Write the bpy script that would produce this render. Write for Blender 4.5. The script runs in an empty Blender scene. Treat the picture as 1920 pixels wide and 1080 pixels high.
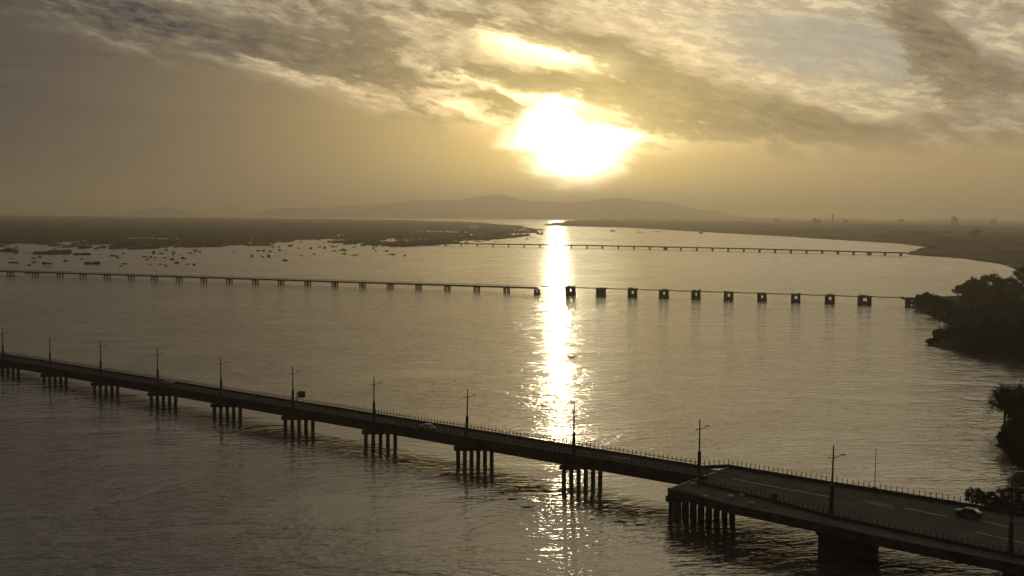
import bpy, math, random
from mathutils import Vector, Matrix, noise
R = math.radians
S = bpy.context.scene
COL = S.collection
random.seed(7)

# ------------------------------------------------------------------ camera
F = 2070.0; CAM_H = 55.0; PITCH = math.atan(136/2070); ROLL = R(0.48)
cd = bpy.data.cameras.new('camera'); cam = bpy.data.objects.new('camera', cd); COL.objects.link(cam)
cd.sensor_width = 36; cd.lens = 36*F/1920; cd.clip_start = 1; cd.clip_end = 60000
CR = Matrix.Rotation(math.pi/2-PITCH, 3, 'X') @ Matrix.Rotation(ROLL, 3, 'Z')
cam.matrix_world = Matrix.Translation((0, 0, CAM_H)) @ CR.to_4x4()
S.camera = cam
def ray(px, py):
    return (CR @ Vector(((px-960)/F, -(py-540)/F, -1))).normalized()
def at(px, py, h=0.0):
    d = ray(px, py); t = (h-CAM_H)/d.z
    return Vector((d.x*t, d.y*t, h))
def atd(px, py, y):            # point on the ray at distance y in front
    d = ray(px, py); t = y/d.y
    return Vector((d.x*t, y, CAM_H+d.z*t))

# ------------------------------------------------------------------ node helpers
class X:
    """tiny expression wrapper round a node socket"""
    nt = None
    def __init__(s, v): s.v = v
    def __add__(a, b): return m('ADD', a, b)
    def __radd__(a, b): return m('ADD', a, b)
    def __sub__(a, b): return m('SUBTRACT', a, b)
    def __rsub__(a, b): return m('SUBTRACT', b, a)
    def __mul__(a, b): return m('MULTIPLY', a, b)
    def __rmul__(a, b): return m('MULTIPLY', a, b)
    def __truediv__(a, b): return m('DIVIDE', a, b)
def m(op, *args, clamp=False):
    n = X.nt.nodes.new('ShaderNodeMath'); n.operation = op; n.use_clamp = clamp
    for i, a in enumerate(args):
        if isinstance(a, X): X.nt.links.new(a.v, n.inputs[i])
        else: n.inputs[i].default_value = a
    return X(n.outputs[0])
def sstep(a, lo, hi):
    n = X.nt.nodes.new('ShaderNodeMapRange'); n.interpolation_type = 'SMOOTHSTEP'
    X.nt.links.new(a.v, n.inputs[0]); n.inputs[1].default_value = lo; n.inputs[2].default_value = hi
    return X(n.outputs[0])
def vec(x, y, z=0.0):
    n = X.nt.nodes.new('ShaderNodeCombineXYZ')
    for i, a in enumerate((x, y, z)):
        if isinstance(a, X): X.nt.links.new(a.v, n.inputs[i])
        else: n.inputs[i].default_value = a
    return n.outputs[0]
def nz(v, scale, detail=4, rough=.5, dist=0.0, out=0):
    n = X.nt.nodes.new('ShaderNodeTexNoise'); X.nt.links.new(v, n.inputs['Vector'])
    n.inputs['Scale'].default_value = scale; n.inputs['Detail'].default_value = detail
    n.inputs['Roughness'].default_value = rough; n.inputs['Distortion'].default_value = dist
    return X(n.outputs[out])
def cmix(a, b, f):
    n = X.nt.nodes.new('ShaderNodeMix'); n.data_type = 'RGBA'
    for s_, a_ in ((n.inputs[6], a), (n.inputs[7], b), (n.inputs[0], f)):
        if isinstance(a_, X): X.nt.links.new(a_.v, s_)
        elif isinstance(a_, tuple): s_.default_value = (*a_, 1)
        else: s_.default_value = a_
    return X(n.outputs[2])
def cadd(a, b, f=1.0):
    n = X.nt.nodes.new('ShaderNodeMix'); n.data_type = 'RGBA'; n.blend_type = 'ADD'; n.clamp_factor = False
    for s_, a_ in ((n.inputs[6], a), (n.inputs[7], b), (n.inputs[0], f)):
        if isinstance(a_, X): X.nt.links.new(a_.v, s_)
        elif isinstance(a_, tuple): s_.default_value = (*a_, 1)
        else: s_.default_value = a_
    return X(n.outputs[2])
def lin(r, g, b):
    return tuple((c/255/12.92 if c <= 10 else ((c/255+.055)/1.055)**2.4) for c in (r, g, b))

# ------------------------------------------------------------------ world: sky and cloud layers
SUN_D = ray(1046, 300)
SUN_EL = math.asin(SUN_D.z); SUN_AZ = math.atan2(SUN_D.x, SUN_D.y)
W = bpy.data.worlds.new('World'); S.world = W; W.use_nodes = True
X.nt = W.node_tree; X.nt.nodes.clear()
def sk(px, py):
    d = ray(px, py); return math.atan2(d.x, d.y)*20.7, math.asin(d.z)*20.7
tc = X.nt.nodes.new('ShaderNodeTexCoord')
sp = X.nt.nodes.new('ShaderNodeSeparateXYZ'); X.nt.links.new(tc.outputs['Generated'], sp.inputs[0])
dx, dy, dz = (X(sp.outputs[i]) for i in range(3))
A = m('ARCTAN2', dx, dy)*20.7
E = m('ARCSINE', m('MAXIMUM', dz, 0.0))*20.7
def blob(px, py, sx, sy, rot=0.0, a=None, e=None):
    """soft spot of sky centred where the photo shows it; sizes in hundreds of photo pixels"""
    a = a or A; e = e or E
    cx, cy = sk(px, py); c, s_ = math.cos(R(rot)), math.sin(R(rot))
    u = a-cx; v = e-cy
    p = (u*c+v*s_)*(1/sx); q = (v*c-u*s_)*(1/sy)
    return m('EXPONENT', (p*p+q*q)*-1.0)
# slanted, stretched cloud coordinates
tilt = R(-11)
ua = A*math.cos(tilt)+E*math.sin(tilt); ue = E*math.cos(tilt)-A*math.sin(tilt)
w1 = nz(vec(ua*.45, ue*.9, 3.1), 1.0, 3, .55)-.5
w2 = nz(vec(ua*.45, ue*.9, 9.7), 1.0, 3, .55)-.5
ca = ua+w1*.9; ce = ue+w2*.45
n_big = nz(vec(ca*.30, ce*.85, 0.0), 1.0, 6, .58)
n_mid = nz(vec(ca*1.05, ce*3.2, 5.0), 1.0, 7, .66)
n_fin = nz(vec(ua*2.0+w1*.7, ue*7.0+w2*.9, 2.0), 1.0, 6, .68)
wa = A+w1*1.5+(n_mid-.5)*.8; we = E+w2*.8+(n_mid-.5)*.5
# smooth light of the sky round the sun, wide falloff
cx, cy = sk(1075, 275)
rr = m('SQRT', (A-cx)*(A-cx)*.55+(E-cy)*(E-cy)*1.5+.02)
glow_w = m('EXPONENT', rr*(-1/2.5))
glow_w = glow_w*(sstep(A, -9.0, 1.0)*.78+.22)
glow_n = m('EXPONENT', rr*(-1/1.25))
side = sstep(A, -10.5, 4)                                     # dark rain bank on the left
front = sstep(m('COSINE', A*(1/20.7)), -.6, 1.0)
base = cmix(lin(62, 61, 64), lin(158, 135, 103), side)
base = cmix(base, lin(112, 112, 112), sstep(E, 3.5, 9.0)*.55)
# the veil low down
veil = cadd(base, lin(216, 178, 88), glow_w*1.0)
# open sky seen through the gaps, the Nishita sky with thin high cloud in front of it
st = X.nt.nodes.new('ShaderNodeTexSky'); st.sky_type = 'NISHITA'; st.sun_disc = False
st.sun_elevation = SUN_EL; st.sun_rotation = SUN_AZ; st.dust_density = 2.0
gn = X.nt.nodes.new('ShaderNodeMix'); gn.data_type = 'RGBA'; gn.blend_type = 'MULTIPLY'; gn.inputs[0].default_value = 1
X.nt.links.new(st.outputs[0], gn.inputs[6]); gn.inputs[7].default_value = (.05, .05, .05, 1)
thin = cadd(lin(146, 142, 130), lin(232, 210, 158), glow_w*.85+sstep(n_fin, .42, .62)*.55)
gaps = cmix(X(gn.outputs[2]), thin, .8)
bluep = blob(1540, 85, 2.3, .60, -10, wa, we)
gaps = cmix(gaps, lin(152, 152, 142), sstep(bluep+(n_mid-.5)*.9+(n_fin-.5)*.6, .1, .9)*.8)
cloudc = cadd(cmix(lin(64, 64, 67), lin(100, 92, 80), sstep(A, -9, 2)), lin(200, 170, 96), glow_w*.40)
cloudc = cadd(cloudc, lin(186, 162, 112), (n_mid-.47)*.9+(n_fin-.48)*1.1)
# where cloud is thick
bias = (blob(60, 60, 3.2, .8, -14)*.10+blob(330, 60, 3.5, .55, -12, wa, we)*.22+blob(650, 130, 3.4, .45, -9, wa, we)*.25+blob(1000, 45, 1.7, .4, -18, wa, we)*.20
        +blob(1180, 130, 2.4, .38, -16, wa, we)*.30+blob(1330, 200, 2.6, .5, -10, wa, we)*.34+blob(1000, 155, 1.3, .22, -6, wa, we)*.36
        +blob(1740, 80, .95, .55, -28, wa, we)*.85+blob(1850, 145, 1.3, .42, -10, wa, we)*.50+blob(1600, 240, 3.0, .28, -2, wa, we)*.30
        -bluep*.75-blob(1350, 20, 3.2, .32, 0, wa, we)*.30-blob(1010, 105, .95, .28, -8, wa, we)*.6
        -blob(230, 95, 1.1, .16, -26, wa, we)*.38-blob(590, 160, 1.9, .13, -13, wa, we)*.55-blob(930, 165, 1.6, .08, -10, wa, we)*.5-blob(1060, 188, .8, .06, -10, wa, we)*.6-blob(820, 40, 1.6, .3, -10, wa, we)*.12
        -blob(880, 195, 1.1, .14, -14, wa, we)*.40-blob(1620, 180, 1.6, .3, -10, wa, we)*.25-blob(1900, 60, .7, .3, 0)*.2)
cov = sstep((n_big-.5)*1.2+(n_mid-.5)*1.5+(n_fin-.5)*1.1+bias*1.0, -.20, .24)
upper = cmix(gaps, cloudc, cov)
# lower edge of the cloud sheet: left it ends in the smooth bank, right it ends higher
edge = E+(n_mid-.5)*.7+(n_big-.5)*.5
lowl = m('MAXIMUM', A*-.235+1.25, 1.15)
low = sstep(edge-lowl+(n_fin-.5)*.5, -.25, .50)
sky = cmix(veil, upper, low)
# streaks in the veil
sky = cadd(sky, lin(150, 130, 84), (nz(vec(A*.35, E*5.0, 7.0), 1.0, 4, .5)-.5)*.22*(1.0-low))
# the sun burning through
na = A+w1*.5+(n_mid-.5)*.9+(n_fin-.5)*.5; ne = E+w2*.3+(n_mid-.5)*.6+(n_fin-.5)*.35
core = m('MAXIMUM', m('MAXIMUM', blob(1072, 262, 1.45, .44, 0, na, ne), blob(1082, 303, 1.1, .62, 0, na, ne)), blob(1030, 235, .62, .60, 20, na, ne))
core2 = blob(1075, 275, .7, .5, 0)
arm = blob(985, 95, .75, .24, -8, wa, we)*1.8+blob(1080, 112, .8, .2, -8, wa, we)*1.1+blob(1180, 268, .9, .2, 0)*.9+blob(1010, 172, 1.1, .08, -8, wa, we)*2.2+blob(905, 215, .7, .10, -14, wa, we)*1.1+blob(840, 200, .7, .05, -14, wa, we)*.8
hot = sstep(core, .30, .92)*1.0+core2*.9
sky = cadd(sky, lin(255, 220, 112), glow_n*1.1)
sky = cadd(sky, lin(255, 236, 170), arm*(1.0-cov*.55)*.9)
sky = cadd(sky, lin(255, 246, 214), hot*2.6)
# dark away from the sun
back = cmix(lin(20, 19, 20), lin(62, 62, 64), sstep(dz, .05, .9))
sky = cmix(back, sky, sstep(m('COSINE', A*(1/20.7)), .15, .80))
hic = cmix(lin(112, 106, 104), tuple(1.4*c_ for c_ in lin(240, 222, 184)), sstep(A, -7, 5))
hic = cmix(lin(64, 62, 62), hic, sstep(m('COSINE', A*(1/20.7)), .2, .9))
hi = cmix(sky, hic, sstep(E, 3.9, 6.0)*.85)
hi = cmix(hi, lin(70, 68, 66), sstep(dz, .42, .75))
bg = X.nt.nodes.new('ShaderNodeBackground'); X.nt.links.new(hi.v, bg.inputs[0]); bg.inputs[1].default_value = 1.0
ow = X.nt.nodes.new('ShaderNodeOutputWorld'); X.nt.links.new(bg.outputs[0], ow.inputs[0])
W.cycles.sampling_method = 'MANUAL'; W.cycles.sample_map_resolution = 1024

# ------------------------------------------------------------------ sun, exposure
sd = bpy.data.lights.new('sun', 'SUN'); sun = bpy.data.objects.new('sun', sd); COL.objects.link(sun)
sd.energy = .10; sd.angle = R(0.5); sd.color = (1, .83, .52)
sun.rotation_euler = SUN_D.to_track_quat('Z', 'Y').to_euler(); sun.location = (0, 0, 400)
vs = S.view_settings; vs.view_transform = 'Standard'; vs.look = 'None'; vs.gamma = 1; vs.exposure = .22; vs.use_curve_mapping = False
S.cycles.use_denoising = True
S.cycles.volume_bounces = 1; S.cycles.max_bounces = 6; S.cycles.transparent_max_bounces = 12
S.cycles.sample_clamp_indirect = 3

# ------------------------------------------------------------------ materials
MATS = {}
def mat(name, col, rough=.8, var=.35, scale=1.0, metal=0.0, spec=.4, stretch=(1, 1, 1), bump=.0):
    if name in MATS: return MATS[name]
    M = bpy.data.materials.new(name); M.use_nodes = True; X.nt = M.node_tree
    b = X.nt.nodes['Principled BSDF']
    t = X.nt.nodes.new('ShaderNodeTexCoord'); mp = X.nt.nodes.new('ShaderNodeMapping')
    X.nt.links.new(t.outputs['Object'], mp.inputs[0]); mp.inputs['Scale'].default_value = stretch
    n = nz(mp.outputs[0], scale, 5, .6); n2 = nz(mp.outputs[0], scale*7.3, 3, .6)
    f = sstep(n*.7+n2*.3, .35, .65)
    c = cmix(tuple(x*(1-var) for x in col), tuple(min(1, x*(1+var)) for x in col), f)
    X.nt.links.new(c.v, b.inputs['Base Color'])
    b.inputs['Roughness'].default_value = rough; b.inputs['Metallic'].default_value = metal
    b.inputs['Specular IOR Level'].default_value = spec
    if bump:
        bn = X.nt.nodes.new('ShaderNodeBump'); bn.inputs['Strength'].default_value = bump; bn.inputs['Distance'].default_value = .1
        X.nt.links.new(n2.v, bn.inputs['Height']); X.nt.links.new(bn.outputs[0], b.inputs['Normal'])
    MATS[name] = M
    return M
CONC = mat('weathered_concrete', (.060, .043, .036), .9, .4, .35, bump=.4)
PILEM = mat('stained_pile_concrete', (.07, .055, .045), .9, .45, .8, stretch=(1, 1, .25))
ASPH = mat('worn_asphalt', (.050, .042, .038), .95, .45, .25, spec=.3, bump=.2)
PAINT = mat('road_paint', (.40, .38, .35), .8, .5, 1.2)
STEEL = mat('galvanised_steel', (.07, .065, .06), .5, .2, 2.0, metal=.5)
RUST = mat('rusty_steel', (.14, .08, .05), .8, .4, 1.0)
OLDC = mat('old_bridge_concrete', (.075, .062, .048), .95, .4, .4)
SIGNM = mat('sign_back', (.09, .09, .09), .6, .1, 1.0)
LEAF = mat('dark_leaves', (.050, .050, .026), .8, .45, .5, spec=.15)
LEAF2 = mat('autumn_leaves', (.075, .050, .026), .8, .45, .5, spec=.15)
TWIG = mat('bare_twigs', (.075, .055, .04), .9, .3, 1.0, spec=.1)
BARK = mat('bark', (.07, .05, .035), .95, .3, 2.0, spec=.1)
EARTH = mat('dark_earth', (.034, .027, .018), .95, .5, .05, spec=.1, bump=.5)
MARSHM = mat('marsh_vegetation', (.060, .048, .030), .95, .5, .02, spec=.05)
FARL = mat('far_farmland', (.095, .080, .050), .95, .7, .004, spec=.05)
HILLM = mat('hill_forest', (.05, .052, .035), .95, .4, .002, spec=.05)

def water_material():
    M = bpy.data.materials.new('river_water'); M.use_nodes = True; X.nt = M.node_tree; nt = X.nt; nt.nodes.clear()
    t = nt.nodes.new('ShaderNodeTexCoord'); s = nt.nodes.new('ShaderNodeSeparateXYZ'); nt.links.new(t.outputs['Object'], s.inputs[0])
    x, y = X(s.outputs[0]), X(s.outputs[1])
    rx = x*math.cos(R(12))+y*math.sin(R(12)); ry = y*math.cos(R(12))-x*math.sin(R(12))
    e = sstep(nz(vec(rx*.035, ry*.05, 21.0), 1.0, 4, .65, .8), .38, .62)   # cat's-paws
    c = nz(vec(rx*.006, ry*.011, 8.0), 1.0, 5, .62, 1.2)        # gust patches and slicks
    gust = sstep(c, .40, .60)
    a = nz(vec(rx*.13, ry*.30, 0.0), 1.0, 3, .6, .4)            # wind waves
    b = nz(vec(rx*.50, ry*1.0, 4.0), 1.0, 3, .62, .2)
    b2 = nz(vec(rx*.20, ry*.62, 14.0), 1.0, 2, .55, .3)          # chop
    # sheltered, calmer water just downstream of the road bridge
    sx, sy = LEE_P; nx_, ny_ = LEE_N
    ds = (x-sx)*nx_+(y-sy)*ny_                                  # metres upstream of the deck
    lee = 1.0-sstep(ds, -70, -36)*(1.0-sstep(ds, 2, 22))*.36
    h = (a*2.3*(sstep(y, 190, 520)*.3+.7)+b2*1.0+b*.75)*(gust*.45+.45+e*.5)*lee
    h = h+nz(vec(rx*.03, ry*.055, 2.0), 1.0, 3, .5)*1.2
    bn = nt.nodes.new('ShaderNodeBump'); bn.inputs['Strength'].default_value = 1.0; bn.inputs['Distance'].default_value = .23
    nt.links.new(h.v, bn.inputs['Height'])
    g = nt.nodes.new('ShaderNodeBsdfGlossy'); g.distribution = 'BECKMANN'; g.inputs['Color'].default_value = (.98, .97, .96, 1)
    nt.links.new((gust*.04+e*.04+.09+sstep(y, 250, 1400)*.11).v, g.inputs['Roughness']); nt.links.new(bn.outputs[0], g.inputs['Normal'])
    d = nt.nodes.new('ShaderNodeBsdfDiffuse'); d.inputs['Color'].default_value = (.075, .062, .050, 1)
    fr = nt.nodes.new('ShaderNodeFresnel'); fr.inputs['IOR'].default_value = 1.56; nt.links.new(bn.outputs[0], fr.inputs['Normal'])
    mx = nt.nodes.new('ShaderNodeMixShader'); nt.links.new(fr.outputs[0], mx.inputs[0])
    nt.links.new(d.outputs[0], mx.inputs[1]); nt.links.new(g.outputs[0], mx.inputs[2])
    o = nt.nodes.new('ShaderNodeOutputMaterial'); nt.links.new(mx.outputs[0], o.inputs[0])
    return M

# ------------------------------------------------------------------ mesh helpers
class MB:
    def __init__(s): s.v = []; s.f = []
    def face(s, pts):
        i = len(s.v); s.v += [tuple(p) for p in pts]; s.f.append(tuple(range(i, i+len(pts))))
    def box(s, c, d, ax=(1, 0, 0)):
        """box of size d centred on c, its first axis along ax (horizontal)"""
        u = Vector((ax[0], ax[1], 0)).normalized(); w = Vector((-u.y, u.x, 0)); c = Vector(c); i = len(s.v)
        for k in (-.5, .5):
            for p, q in ((-.5, -.5), (.5, -.5), (.5, .5), (-.5, .5)):
                s.v.append(tuple(c+u*p*d[0]+w*q*d[1]+Vector((0, 0, k*d[2]))))
        s.f += [(i+3, i+2, i+1, i), (i+4, i+5, i+6, i+7)]+[(i+k, i+(k+1) % 4, i+4+(k+1) % 4, i+4+k) for k in range(4)]
    def beam(s, a, b, w, h):
        """rectangular beam from a to b (top centre line), width w, depth h"""
        a, b = Vector(a), Vector(b); u = (b-a); t = Vector((-u.y, u.x, 0)).normalized()*w/2; z = Vector((0, 0, -h)); i = len(s.v)
        for p in (a, b):
            for q in (p-t, p+t, p+t+z, p-t+z): s.v.append(tuple(q))
        s.f += [(i, i+1, i+2, i+3), (i+7, i+6, i+5, i+4)]+[(i+k, i+4+k, i+4+(k+1) % 4, i+(k+1) % 4) for k in range(4)]
    def prism(s, poly, z0, z1):
        i = len(s.v); n = len(poly)
        for z in (z0, z1):
            for p in poly: s.v.append((p[0], p[1], z))
        s.f += [tuple(range(i, i+n))[::-1], tuple(range(i+n, i+2*n))]+[(i+k, i+(k+1) % n, i+n+(k+1) % n, i+n+k) for k in range(n)]
    def tube(s, a, b, r0, r1=None, n=8):
        a, b = Vector(a), Vector(b); r1 = r0 if r1 is None else r1
        d = (b-a).normalized(); u = d.orthogonal().normalized(); w = d.cross(u); i = len(s.v)
        for p, r in ((a, r0), (b, r1)):
            for k in range(n):
                t = 2*math.pi*k/n; s.v.append(tuple(p+(u*math.cos(t)+w*math.sin(t))*r))
        s.f += [tuple(range(i, i+n))[::-1], tuple(range(i+n, i+2*n))]+[(i+k, i+(k+1) % n, i+n+(k+1) % n, i+n+k) for k in range(n)]
    def build(s, name, mt, parent=None, smooth=False):
        me = bpy.data.meshes.new(name); me.from_pydata(s.v, [], s.f); me.materials.append(mt)
        if smooth: me.polygons.foreach_set('use_smooth', [True]*len(me.polygons))
        me.update(); o = bpy.data.objects.new(name, me); COL.objects.link(o)
        if parent: o.parent = parent
        return o
def tag(o, label=None, cat=None, group=None, kind=None):
    if label: o['label'] = label
    if cat: o['category'] = cat
    if group: o['group'] = group
    if kind: o['kind'] = kind
    return o
def empty(name, loc=(0, 0, 0), rz=0):
    o = bpy.data.objects.new(name, None); COL.objects.link(o); o.location = loc; o.rotation_euler = (0, 0, rz); o.empty_display_size = 1
    return o
def copy_tree(o, parent=None):
    c = o.copy(); COL.objects.link(c)
    if parent: c.parent = parent
    for ch in list(KIDS.get(o.name, [])): copy_tree(ch, c)
    return c
KIDS = {}
def reg(root):
    KIDS.clear()
    for o in S.objects:
        if o.parent: KIDS.setdefault(o.parent.name, []).append(o)
ORD = ['first', 'second', 'third', 'fourth', 'fifth', 'sixth', 'seventh', 'eighth', 'ninth', 'tenth', 'eleventh', 'twelfth', 'thirteenth',
       'fourteenth', 'fifteenth', 'sixteenth', 'seventeenth', 'eighteenth']
def fb(x, y, z=0.0, o=4):
    return noise.fractal(Vector((x, y, z)), .9, 2.1, o)

# line of the near road bridge, measured from its lamps
def yl(px): return 857-(1075-px)*.1685
PA = at(5, yl(5), 3.7); PB = at(1310, yl(1310), 5.7)         # the deck climbs gently to the right
DV = PB-PA; D = Vector((DV.x, DV.y, 0)); DLEN = D.length; D.normalize(); P8 = PA.lerp(PB, .9)
LEE_P = (P8.x, P8.y); LEE_N = (-D.y, D.x)
# ------------------------------------------------------------------ water, land, hills
w = MB(); w.face([(-20000, -600, 0), (20000, -600, 0), (20000, 27000, 0), (-20000, 27000, 0)])
tag(w.build('water', water_material()), 'wide brown river glittering under the low sun', 'river', kind='structure')

def land_sheet(name, mt, near, far, nu, nv, hf, label, cat, kind):
    """ground sheet between a near and a far shoreline, both given as lists of points on the water"""
    def along(pts, t):
        k = t*(len(pts)-1); i = min(int(k), len(pts)-2); return pts[i].lerp(pts[i+1], k-i)
    b = MB()
    for j in range(nv+1):
        for i in range(nu+1):
            p = along(near, i/nu); q = along(far, i/nu); e = (j/nv)**1.6
            g = p.lerp(q, e); g.x += random.uniform(-2.2, 2.2); g.y += random.uniform(-1, 1)*(4+22*e); b.v.append((g.x, g.y, hf(g.x, g.y, i/nu, j/nv)))
    for j in range(nv):
        for i in range(nu):
            k = j*(nu+1)+i; b.f.append((k, k+1, k+nu+2, k+nu+1))
    return tag(b.build(name, mt, smooth=False), label, cat, kind=kind)

# marsh on the left, a low mat of reeds and scrub broken by pools
def marsh_h(x, y, u, v):
    n = fb(x/260, y/420, 1)+.6*fb(x/70, y/110, 5)
    edge = min(1, v*4.5)*min(1, (1-v)*6)*min(1, (1-u)*2.2+.02)
    n += .55*fb(x/16, y/45, 4, 5); h = (edge-.42+(n-.12*max(0, u-.45))*(.95+2.6*max(0, u-.4)))*9
    return max(-1.5, min(h, 3.2))+(max(0, fb(x/25, y/40, 9))*3.0+random.random()*.9+max(0, fb(x/170, y/300, 12)-.1)*9*min(1, v*2) if h > .4 else 0)
land_sheet('marsh', MARSHM, [at(-60, 464), at(150, 466), at(300, 468), at(420, 464), at(600, 462), at(760, 463), at(850, 457), at(930, 449), at(1020, 439)],
           [at(-60, 404), at(200, 406.5), at(350, 408), at(500, 409.5), at(640, 411), at(760, 413), at(880, 417), at(960, 423), at(1020, 431)],
           760, 230, marsh_h, 'dark reed marsh spreading across the shallow water', 'marsh', 'structure')
# far plain beyond the right bank
def plain_h(x, y, u, v):
    return 1.2+max(0, fb(x/230, y/500, 22)-.12)*16*min(1, v*7)+max(0, fb(x/900, y/900, 2))*9*min(1, v*5)+(max(0, fb(x/60, y/90, 3))*7+random.random()*2.0)*min(1, v*8)+v*14
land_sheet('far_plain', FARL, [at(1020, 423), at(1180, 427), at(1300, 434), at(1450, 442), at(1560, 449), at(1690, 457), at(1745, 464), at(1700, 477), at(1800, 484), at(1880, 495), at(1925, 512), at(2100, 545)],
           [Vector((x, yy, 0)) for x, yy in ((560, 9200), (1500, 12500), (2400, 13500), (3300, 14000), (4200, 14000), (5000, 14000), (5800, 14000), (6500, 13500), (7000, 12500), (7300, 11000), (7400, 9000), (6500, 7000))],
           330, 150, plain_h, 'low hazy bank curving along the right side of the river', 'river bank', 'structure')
# range of hills behind the sun glow
def ridge(name, prof, dist, depth, label, jit):
    b = MB(); n = 220
    xs = [p[0] for p in prof]
    for j, (dd, k) in enumerate(((-depth, 0.0), (-depth*.6, .55), (-depth*.25, .86), (0, 1.0), (depth*.5, .6), (depth, 0.0))):
        for i in range(n+1):
            px = xs[0]+(xs[-1]-xs[0])*i/n
            for q in range(len(prof)-1):
                if prof[q][0] <= px <= prof[q+1][0]:
                    t = (px-prof[q][0])/(prof[q+1][0]-prof[q][0]); t = t*t*(3-2*t); py = prof[q][1]*(1-t)+prof[q+1][1]*t
            c = atd(px, py, dist); tp = min(1, i/22, (n-i)/22); hh = (c.z*k+fb(c.x/500, dd/400, jit)*14*k)*tp*(2-tp)-2*(1-tp)
            b.v.append((c.x*(dist+dd)/dist, dist+dd, max(hh, -1) if k > 0 else -2))
    for j in range(5):
        for i in range(n):
            k = j*(n+1)+i; b.f.append((k, k+1, k+n+2, k+n+1))
    return tag(b.build(name, HILLM, smooth=True), label, 'hills', kind='structure')
ridge('hills', [(440, 399), (520, 391), (600, 389), (690, 384), (800, 376), (850, 376), (930, 365), (1000, 377), (1070, 379), (1160, 371), (1230, 378), (1330, 394), (1420, 404)], 20500, 2600,
      'long low range of hazy hills under the sun', 1.0)
ridge('hills', [(240, 396), (285, 391), (305, 389), (340, 395), (380, 398)], 20000, 700, 'small faint hill far off on the left horizon', 4.0)
ridge('hills', [(1300, 409), (1420, 408), (1500, 411), (1560, 410), (1700, 412), (1800, 411), (1950, 413)], 16000, 900, 'flat hazy rise along the right horizon', 7.0)

# ------------------------------------------------------------------ near road bridge
DH = 5.7                                                   # deck height
VPX = -1747.0
def zrel(n): return .1092-.0052*n
LPX = [5, 93, 188, 295, 414, 548, 700, 874, 1075, 1310, 1586]
def lamp_px(n):
    if n < 0: return 2+VPX+(1075-VPX)*.0678/zrel(n)-5
    i = min(int(n), 9); t = n-i; a_, b_ = 1/(LPX[i]-VPX), 1/(LPX[i+1]-VPX)
    return VPX+1/(a_*(1-t)+b_*t)-2
N = Vector((-D.y, D.x, 0))                                  # across, away from the camera
if N.y < 0: N = -N
def bpar(n):
    px = lamp_px(n); r_ = ray(px, yl(px)); q = r_.x/r_.y     # where the pier spacing puts point n on the line
    return (q*PA.y-PA.x)/(DV.x-q*DV.y)
def bh(n): return PA.z+DV.z*bpar(n)
def bp(n, across=0.0, z=DH):                                # point along the bridge; z as if the deck were level at DH, 0 is the water
    t = bpar(n); p = PA+DV*t+N*across; return Vector((p.x, p.y, 0 if z == 0 else p.z+z-DH))
WID = 8.0
bridge = empty('road_bridge', bp(8, 0, 0))
tag(bridge, 'long low concrete road bridge on pile piers crossing the near water', 'bridge')
def child(o, parent=bridge):
    o.parent = parent; o.matrix_parent_inverse = Matrix.Translation(parent_loc(parent)).inverted(); return o
def parent_loc(p):
    t = Vector((0, 0, 0))
    while p: t += p.location; p = p.parent
    return t
def flatten(mb, parent):                                   # shift coordinates into the parent's frame
    t = parent_loc(parent); mb.v = [(x-t.x, y-t.y, z-t.z) for x, y, z in mb.v]; return mb
def part(mb, name, mt, parent=bridge, smooth=False): return flatten(mb, parent).build(name, mt, parent, smooth)
NL, NR = -4.0, 9.05
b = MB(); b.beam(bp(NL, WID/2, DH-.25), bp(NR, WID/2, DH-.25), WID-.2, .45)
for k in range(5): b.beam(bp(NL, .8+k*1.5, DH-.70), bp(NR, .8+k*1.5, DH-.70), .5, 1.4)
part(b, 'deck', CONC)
b = MB(); b.beam(bp(NL, WID/2, DH-.04), bp(NR, WID/2, DH-.04), WID-2.2, .2); part(b, 'road_surface', ASPH)
for ac in (.55, WID-.55):
    b = MB(); b.beam(bp(NL, ac, DH+.10), bp(NR, ac, DH+.10), 1.1, .5); part(b, 'footway', CONC)
def railing(pts, name='railing', post=1.05, spikes=True):
    b = MB()
    for p, q in zip(pts, pts[1:]):
        b.beam(p+Vector((0, 0, .45)), q+Vector((0, 0, .45)), .22, .55)
        b.beam(p+Vector((0, 0, .95)), q+Vector((0, 0, .95)), .09, .10)
        L = (q-p).length; n = int(L/post)
        for k in range(n+1):
            c = p.lerp(q, k/max(1, n)); b.box(c+Vector((0, 0, .72)), (.11, .11, 1.45), q-p)
    return part(b, name, CONC)
railing([bp(NL, .12, DH+.1), bp(NR+.02, .12, DH+.1)]); railing([bp(NL, WID-.12, DH+.1), bp(NR-.15, WID-.12, DH+.1)])
def pier(base, ndir, npile, gap, top, skirt=None):
    """row of piles under a cap beam; base is the first pile on the water"""
    c = base+ndir*gap*(npile-1)/2
    b = MB(); b.box((c.x, c.y, top-.45), (gap*(npile-1)+1.9, 1.3, .9), ndir)
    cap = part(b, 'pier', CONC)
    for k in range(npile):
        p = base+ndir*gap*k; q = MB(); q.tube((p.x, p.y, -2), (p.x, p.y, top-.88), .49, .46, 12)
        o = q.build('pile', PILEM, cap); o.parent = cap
        me = o.data; t = parent_loc(cap)
        for v in me.vertices: v.co -= t
    return cap
SK = (Vector((1, .06, 0))).normalized()
for n in range(-3, 9):
    s0 = bp(n, .1, 0)
    shift = -1.6 if n < 8 else -1.7
    pier(Vector((s0.x+shift, s0.y, 0)), SK, 6 if n > 6 else 5, 1.5 if n > 6 else 1.75, bh(n)-1.75)

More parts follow.
